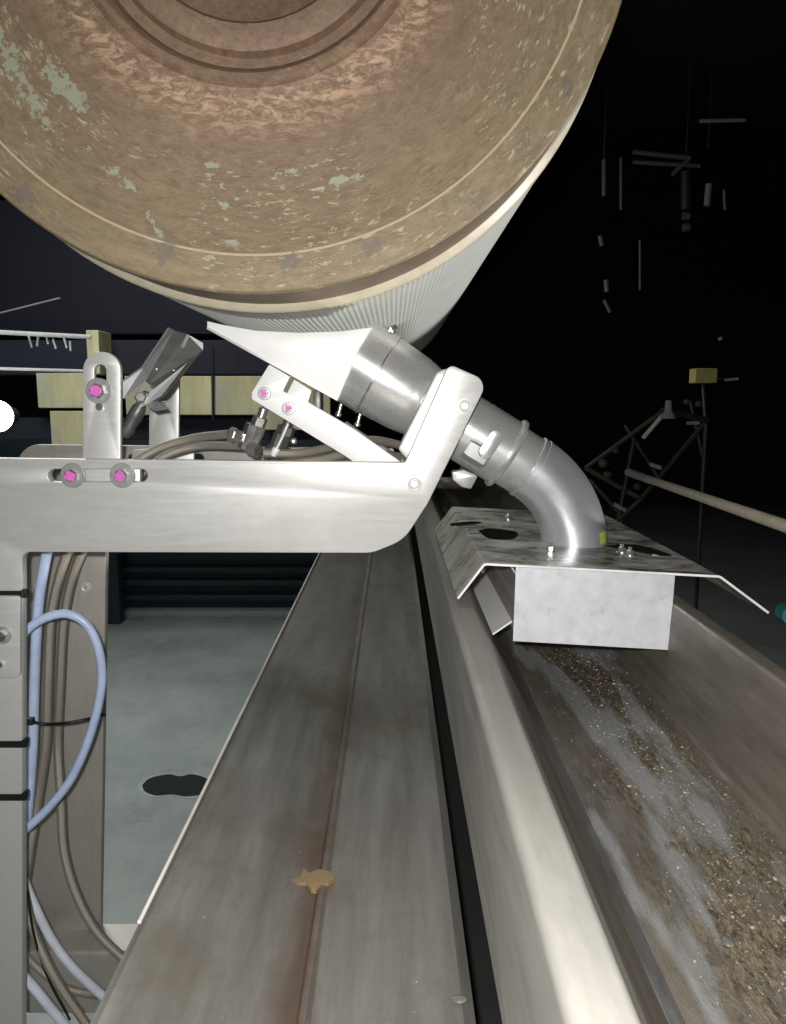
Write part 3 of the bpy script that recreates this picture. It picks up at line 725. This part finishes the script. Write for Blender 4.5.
facet('catch', [(150, 400, .69), (163, 403, .69), (167, 409, .69), (155, 411, .69), (147, 406, .69)], .004, M['bolt'])

# ------------------------------------------------------------------ air fittings
def fitting(name, segs, label, mat=None):
    e = empty(name, P(*segs[0][0]), label, 'fitting')
    for (nm, *s_) in [(x[1], x[0], x[2], x[3], x[4]) for x in segs]:
        p, q, r, n = s_; A = P(*p); B = P(*q); Lh = (B-A).length
        bm = lathe(bmesh.new(), A, B-A, [(0, r*.85), (.0008, r), (Lh-.0008, r), (Lh, r*.85)], n, .3)
        link_mesh(nm, bm, mat or M['bolt'], e, smooth=20)
    return e
fitting('hose_fitting', [((264, 408, .71), 'threaded_stub', (260, 421, .71), .0042, 20), ((261, 417, .71), 'hex_nut', (257, 427, .71), .0068, 6), ((256, 425, .71), 'valve_body', (247, 450, .71), .0095, 8),
    ((252, 440, .71), 'side_port', (229, 434, .712), .0055, 16), ((236, 436, .711), 'port_nut', (229, 434, .712), .0072, 6), ((249, 447, .705), 'lower_nut', (258, 452, .70), .0065, 6)],
    'chunky steel hose fitting under the upper end of the notched bar')
fitting('hose_fitting', [((289, 420, .72), 'threaded_stub', (286, 430, .72), .005, 20), ((287, 426, .72), 'hex_nut', (284, 436, .72), .0085, 6), ((283, 434, .72), 'valve_body', (277, 452, .72), .0085, 8),
    ((274, 449, .71), 'lower_nut', (264, 456, .705), .006, 6)], 'darker steel fitting right of the chunky hose fitting', M['dark_metal'])
bm = sweep(bmesh.new(), [P(288, 424, .70), P(282, 438, .70), P(276, 450, .70)], .0012, 10); lathe(bm, P(277, 448, .70), P(272, 458, .70)-P(277, 448, .70), [(0, .003), (.002, .0038), (.008, .0025)], 12)
tag(link_mesh('drip_nozzle', bm, M['white_steel'], smooth=40), 'thin pale rod with small tip in front of the darker fitting', 'nozzle')
bm = lathe(bmesh.new(), P(294, 441, .715), TOCAM, [(0, .003), (.003, .003), (.0045, .0015)], 14)
tag(link_mesh('bleed_screw', bm, M['bolt']), 'tiny bright screw right of the pale rod', 'screw')

# ------------------------------------------------------------------ hoses
BR = mat_braid()
def hose(name, pts, r, mat, label, cat='hose', n=14):
    o = link_mesh(name, sweep(bmesh.new(), smooth_path([P(*p) for p in pts], 10), r, n), mat, smooth=60); return tag(o, label, cat)
hose('braided_hose', [(135, 462, .74), (160, 448, .74), (195, 438, .735), (230, 434, .715)], .0042, BR, 'braided hose arching left from the chunky fitting behind the near arm')
hose('braided_hose', [(142, 474, .77), (165, 456, .77), (200, 446, .77), (245, 446, .75)], .0042, BR, 'braided hose just below the arching one behind the near arm')
hose('braided_hose', [(262, 453, .70), (300, 453, .715), (340, 446, .745), (372, 440, .77), (404, 446, .80)], .0042, BR, 'braided hose running right from the fittings towards the pipe')
hose('braided_hose', [(282, 464, .71), (320, 460, .725), (360, 452, .75), (404, 458, .79)], .0046, BR, 'thicker braided hose lowest behind the top of the near arm')
hose('braided_hose', [(345, 424, .80), (365, 438, .795), (385, 450, .79), (404, 462, .785)], .0032, BR, 'thin braided hose crossing steeply under the pipe collar')
# bundle between the posts
hose('air_hose', [(52, 535, .745), (45, 562, .745), (38, 610, .745), (34.5, 680, .745), (33, 740, .745), (29, 800, .745), (26, 830, .745)], .0050, M['blue_hose'], 'straight pale blue hose running down between the two posts')
hose('air_hose', [(14, 646, .705), (27, 630, .705), (45, 618, .705), (68, 614, .708), (88, 626, .71), (100, 655, .71), (101, 690, .71), (90, 735, .71), (72, 777, .71), (50, 806, .71), (26, 829, .71), (10, 840, .71)], .0042, M['blue_hose'], 'pale blue hose bulging out in a big loop beside the near post')
hose('braided_hose', [(72, 540, .78), (60, 575, .78), (51, 620, .78), (48, 690, .78), (46, 745, .78), (38, 800, .78), (30, 850, .77), (22, 900, .76)], .0050, BR, 'left braided hose of the pair hanging between the posts')
hose('braided_hose', [(88, 540, .80), (74, 572, .80), (64, 620, .80), (60, 690, .80), (58, 745, .80), (61, 800, .79), (64, 850, .78), (76, 893, .77), (97, 932, .76), (130, 965, .75)], .0050, BR, 'right braided hose of the pair curving down to the channel')
hose('air_hose', [(24, 880, .755), (34, 904, .75), (52, 940, .745), (75, 970, .74), (112, 1004, .74)], .0046, M['white_hose'], 'milky hose slanting down to the channel at the lower left')
hose('braided_hose', [(22, 880, .735), (32, 925, .73), (46, 960, .72), (64, 992, .715), (92, 1032, .71)], .0045, BR, 'braided hose slanting steeply below the milky hose')
hose('braided_hose', [(24, 955, .78), (42, 972, .77), (60, 985, .765), (80, 992, .765), (110, 996, .76)], .0040, BR, 'short braided hose passing behind the steep one at the bottom')
hose('air_hose', [(22, 975, .70), (36, 990, .70), (52, 1010, .70), (74, 1036, .70)], .0046, M['white_hose'], 'milky hose at the bottom left corner beside the near post')
hose('signal_cable', [(27, 890, .72), (34, 935, .72), (48, 978, .72), (70, 1020, .72)], .0012, M['black'], 'thin black cable among the hoses at the lower left', 'cable')
o = hose('cable_tie', [(28, 721, .735), (45, 724, .733), (66, 723, .755), (88, 719, .765), (105, 714, .79)], .0016, M['black'], 'long black tie binding the hose bundle between the posts', 'cable tie')
bm = bmesh.new(); p = P(31, 721, .733); box(bm, p-Vector((.004, .003, .0035)), p+Vector((.003, .003, .0035)), .0008); link_mesh('tie_head', bm, M['black'], o)

# ------------------------------------------------------------------ base beam under the far post
zb = CAM.z-.632
bm = box(bmesh.new(), (-.62, YR-.04, zb-.08), (-.27, YR+.012, zb), .003)
tag(link_mesh('base_beam', bm, M['plate_rear'], smooth=20), 'flat steel foot beam under the far post', 'beam')

# ------------------------------------------------------------------ floor things
pp0 = [D(u, v, ZF) for u, v in ((142, 786), (150, 779), (168, 775), (180, 777), (192, 775), (206, 779), (214, 787), (206, 794), (186, 797), (172, 795), (156, 796), (145, 792))]
cp0 = sum(pp0, Vector())/len(pp0)
def blob(name, k, z, mat, parent=None):
    pp = smooth_path([cp0+(p-cp0)*k for p in pp0+[pp0[0]]], 5)[:-1]; bm = bmesh.new()
    f = bm.faces.new([bm.verts.new(p+Vector((0, 0, z))) for p in pp])
    ex = bmesh.ops.extrude_face_region(bm, geom=[f]); bmesh.ops.translate(bm, verts=[g for g in ex['geom'] if isinstance(g, bmesh.types.BMVert)], vec=(0, 0, -z+.0002))
    return link_mesh(name, bm, mat, parent, smooth=0)
pd = tag(blob('floor_puddle', 1.0, .003, simple('dark_puddle', (.035, .04, .034), .15)), 'dark oval puddle on the grey floor', 'puddle')
blob('dried_rim', 1.14, .0015, simple('pale_dried_rim', (.38, .42, .40), .6), pd)

# machine standing across the aisle, seen under the arm
YM = 4.25
cab = empty('machine_cabinet', (-1.2, YM+.3, 0), 'dark teal machine cabinet with ribs at the far edge of the grey floor', 'cabinet')
a = P(100, 616, YM); b = P(350, 616, YM)
box(bm := bmesh.new(), (a.x-.8, YM+.05, .04), (b.x, YM+.9, 1.0), .01); link_mesh('cabinet_body', bm, M['teal_dark'], cab)
for v in (570, 583, 598):
    z = P(200, v, YM).z; box(bm := bmesh.new(), (a.x-.78, YM, z-.016), (b.x-.02, YM+.06, z+.016), .004); link_mesh('rib', bm, M['teal_dark'], cab)
box(bm := bmesh.new(), (a.x-.8, YM-.02, 0), (b.x, YM+.9, .04), .004); link_mesh('plinth', bm, M['kerb'], cab, label='pale plinth along the cabinet foot')
a = P(104, 616, 4.1); box(bm := bmesh.new(), (a.x-.02, 4.1, 0), (P(120, 616, 4.1).x, 4.18, 1.3), .01)
tag(link_mesh('dark_post', bm, M['teal_dark']), 'dark upright post just right of the far steel post', 'post')

# background left: beams, boards, rails, the lamp
Yb = 3.4
def bgbox(name, u0, v0, u1, v1, Y, d, mat, label, cat, group=None, bev=.004):
    a = P(u0, v1, Y); b = P(u1, v0, Y); o = link_mesh(name, box(bmesh.new(), (a.x, Y, a.z), (b.x, Y+d, b.z), bev), mat, smooth=20); return tag(o, label, cat, group)
MP = mat_panel()
for u0, v0, u1, v1, lb in ((38, 373, 83, 408, 'yellowed weathered board behind the slotted tab, upper left one'), (52, 411, 84, 452, 'small yellowed board below the upper left board'), (126, 376, 211, 415, 'yellowed weathered board behind the dark flap'),
                           (214, 376, 262, 415, 'yellowed weathered board left of the notched bar'), (264, 376, 330, 430, 'yellowed board mostly hidden behind the notched bar')):
    bgbox('weathered_board', u0, v0, u1, v1, Yb, .04, MP, lb, 'board', 'yellowed boards in the background')
bgbox('board_bracket', 88, 330, 98, 374, Yb-.05, .155, MP, 'short yellowed stub between the beams above the slotted tab', 'bracket')
bgbox('cross_beam', -120, 340, 330, 375, Yb+.1, .15, M['navy'], 'dark navy cross beam above the yellowed boards', 'beam')
bgbox('cross_beam', -120, 418, 330, 440, Yb+.06, .15, M['navy'], 'dark navy cross beam below the yellowed boards', 'beam')
bgbox('metal_hoarding', -140, 200, 330, 334, Yb+.5, .1, M['navy'], 'large navy panel high in the background at the left', 'panel')
def rod(name, a, b, r, mat, label, cat='rail', n=12):
    return tag(link_mesh(name, sweep(bmesh.new(), [P(*a), P(*b)], r, n), mat, smooth=60), label, cat)
rod('pale_rail', (-60, 329, 2.9), (91, 337, 3.0), .0085, M['pale'], 'thin pale rail above the lamp at the far left, upper one')
rod('pale_rail', (-60, 367, 2.9), (84, 371, 3.0), .006, M['pale'], 'thin pale rail above the lamp at the far left, lower one')
rod('thin_cable', (-20, 318, 3.6), (60, 298, 3.6), .004, M['pale'], 'faint cable rising on the navy panel', 'cable')
rod('hanging_cable', (213, 348, 3.393), (213, 420, 3.393), .005, M['black'], 'thin black cable hanging before the yellowed boards', 'cable')
for i, (u, v) in enumerate(((28, 338), (38, 341), (46, 338), (53, 343), (64, 342), (70, 345))):
    a = (u, v-4, 2.98); bq = (u+random.uniform(-4, 4), v+random.uniform(4, 10), 2.98)
    o = rod('wire_end', a, bq, .004, M['pale'], 'bent wire end dangling from the upper pale rail', 'wire'); o['group'] = 'wire ends on the pale rail'
LP = P(-4, 416, 2.7)
lm = empty('work_lamp', LP-Vector((0, 0, .07)), 'glaring round white work lamp at the left edge', 'lamp')
bmesh.ops.create_uvsphere(bm := bmesh.new(), u_segments=32, v_segments=16, radius=.055, matrix=Matrix.Translation(LP)); link_mesh('bulb', bm, emis('lamp_glow', (.95, .97, 1), 14), lm)
lathe(bm := bmesh.new(), LP+Vector((0, .03, 0)), (0, 1, 0), [(0, .03), (.01, .045), (.08, .03)], 24); link_mesh('housing', bm, M['navy'], lm)

# ------------------------------------------------------------------ background right
tag(link_mesh('long_rod', sweep(bmesh.new(), [P(648, 479, 2.0), P(800, 531, 1.05)], .0095, 20), M['beige_rod'], smooth=60), 'long beige rod slanting from the dark machine to the right edge', 'rod')
mc = empty('linkage_machine', P(640, 480, 2.2), 'dark linkage machine of thin bars in the gloom behind the elbow', 'machine')
def mrod(a, b, r=.006, mat=None, nm='link_bar', lb=None): link_mesh(nm, sweep(bmesh.new(), [P(*a), P(*b)], r, 10), mat or M['murk'], mc, smooth=60, label=lb)
mrod((662, 412, 2.2), (586, 468, 2.3), .007); mrod((706, 422, 2.25), (640, 500, 2.2), .007); mrod((586, 468, 2.3), (640, 498, 2.2), .008); mrod((662, 410, 2.2), (708, 420, 2.25), .008)
mrod((634, 440, 2.25), (618, 520, 2.2), .006); mrod((590, 480, 2.3), (622, 515, 2.2), .006); mrod((640, 500, 2.2), (612, 525, 2.2), .006); mrod((625, 425, 2.3), (660, 480, 2.2), .005); mrod((690, 400, 2.3), (706, 470, 2.3), .005)
mrod((662, 416, 2.18), (643, 438, 2.18), .006, M['beige_rod'], 'link_arm', 'beige link arm')
mrod((628, 472, 2.15), (650, 480, 2.05), .011, M['pale'], 'rod_socket', 'pale socket at the rod end')
mrod((650, 464, 2.15), (661, 468, 2.15), .006, M['pale'], 'link_plate'); mrod((687, 423, 2.15), (699, 423, 2.15), .005, M['pale'], 'link_plate'); mrod((614, 504, 2.15), (625, 510, 2.15), .006, M['pale'], 'link_plate')
lathe(bm := bmesh.new(), P(668, 415, 2.17), (0, 0, 1), [(-.01, .022), (.0, .018), (.012, .010), (.04, .008)], 16); link_mesh('bearing_cap', bm, M['pale'], mc, label='pale bearing cap at the top of the linkage')
for (u, v, r) in ((602, 463, .013), (614, 450, .009), (606, 474, .011), (636, 486, .010), (697, 404, .009), (685, 402, .008)):
    lathe(bm := bmesh.new(), P(u, v, 2.25), TOCAM, [(0, r*.8), (.006, r), (.02, r), (.024, r*.4)], 14); link_mesh('pivot_boss', bm, steel('murky_boss', (.1, .09, .06), .5, .5), mc, smooth=25)
box(bm := bmesh.new(), P(695, 383, 2.3), P(711, 369, 2.35), .003); link_mesh('control_box', bm, M['ochre'], mc, smooth=20, label='small ochre box')
mrod((703, 383, 2.32), (706, 425, 2.25), .006); mrod((711, 376, 2.32), (726, 380, 2.32), .004); mrod((725, 380, 2.3), (738, 379, 2.3), .004, M['pale'], 'indicator_strip')
for u, v in ((612, 522), (622, 512), (706, 424)):
    p = P(u, v, 2.22); link_mesh('leg', sweep(bmesh.new(), [p, Vector((p.x, p.y, .0))], .006, 10), M['murk'], mc, smooth=60)
lathe(bm := bmesh.new(), P(783, 611, 1.3), TOCAM, [(0, .01), (.004, .016), (.03, .016)], 24)
tag(link_mesh('teal_knob', bm, simple('teal_plastic', (.02, .22, .22), .5), smooth=30), 'teal round knob at the right edge beyond the trough', 'knob')
# dim pipework high at the right
pw = empty('overhead_pipework', P(690, 200, 4.0), 'dim overhead pipework and hangers in the dark at the upper right', 'pipework')
def prod(a, b, r, mat, nm='hanger_rod'): link_mesh(nm, sweep(bmesh.new(), [P(*a), P(*b)], r, 10), mat, pw, smooth=60)
PM = simple('dim_pipe', (.22, .22, .2), .5, .4)
prod((700, 121, 3.6), (745, 120, 3.6), .008, M['pale'], 'light_bar'); 
for u, v in ((604, 160), (686, 160), (708, 150)):
    p = P(u, v, 4); link_mesh('ceiling_hanger', sweep(bmesh.new(), [p, Vector((p.x, p.y, 4.2))], .006, 8), M['murk'], pw, smooth=60)
prod((633, 152, 4), (690, 158, 4), .012, PM); prod((633, 162, 4), (700, 166, 4), .010, PM)
prod((672, 175, 3.9), (688, 160, 3.9), .010, PM, 'brace'); prod((604, 160, 4), (604, 196, 4), .012, PM); prod((621, 158, 4), (621, 210, 4), .008, PM); prod((686, 172, 4), (686, 210, 4), .028, M['murk'], 'down_pipe')
prod((709, 184, 3.9), (707, 206, 3.9), .016, M['pale'], 'pipe_end'); prod((724, 190, 3.9), (725, 210, 3.9), .008, PM); prod((683, 216, 4), (689, 216, 4), .02, PM, 'pipe_collar'); prod((683, 228, 4), (689, 227, 4), .02, PM, 'pipe_collar')
prod((602, 246, 4), (600, 236, 4), .014, PM); prod((606, 280, 4), (607, 292, 4), .014, PM); prod((604, 300, 4), (610, 312, 4), .01, PM); prod((640, 240, 4), (640, 290, 4), .006, PM)
prod((720, 337, 4), (721, 340, 4), .012, M['pale'], 'lamp_end')
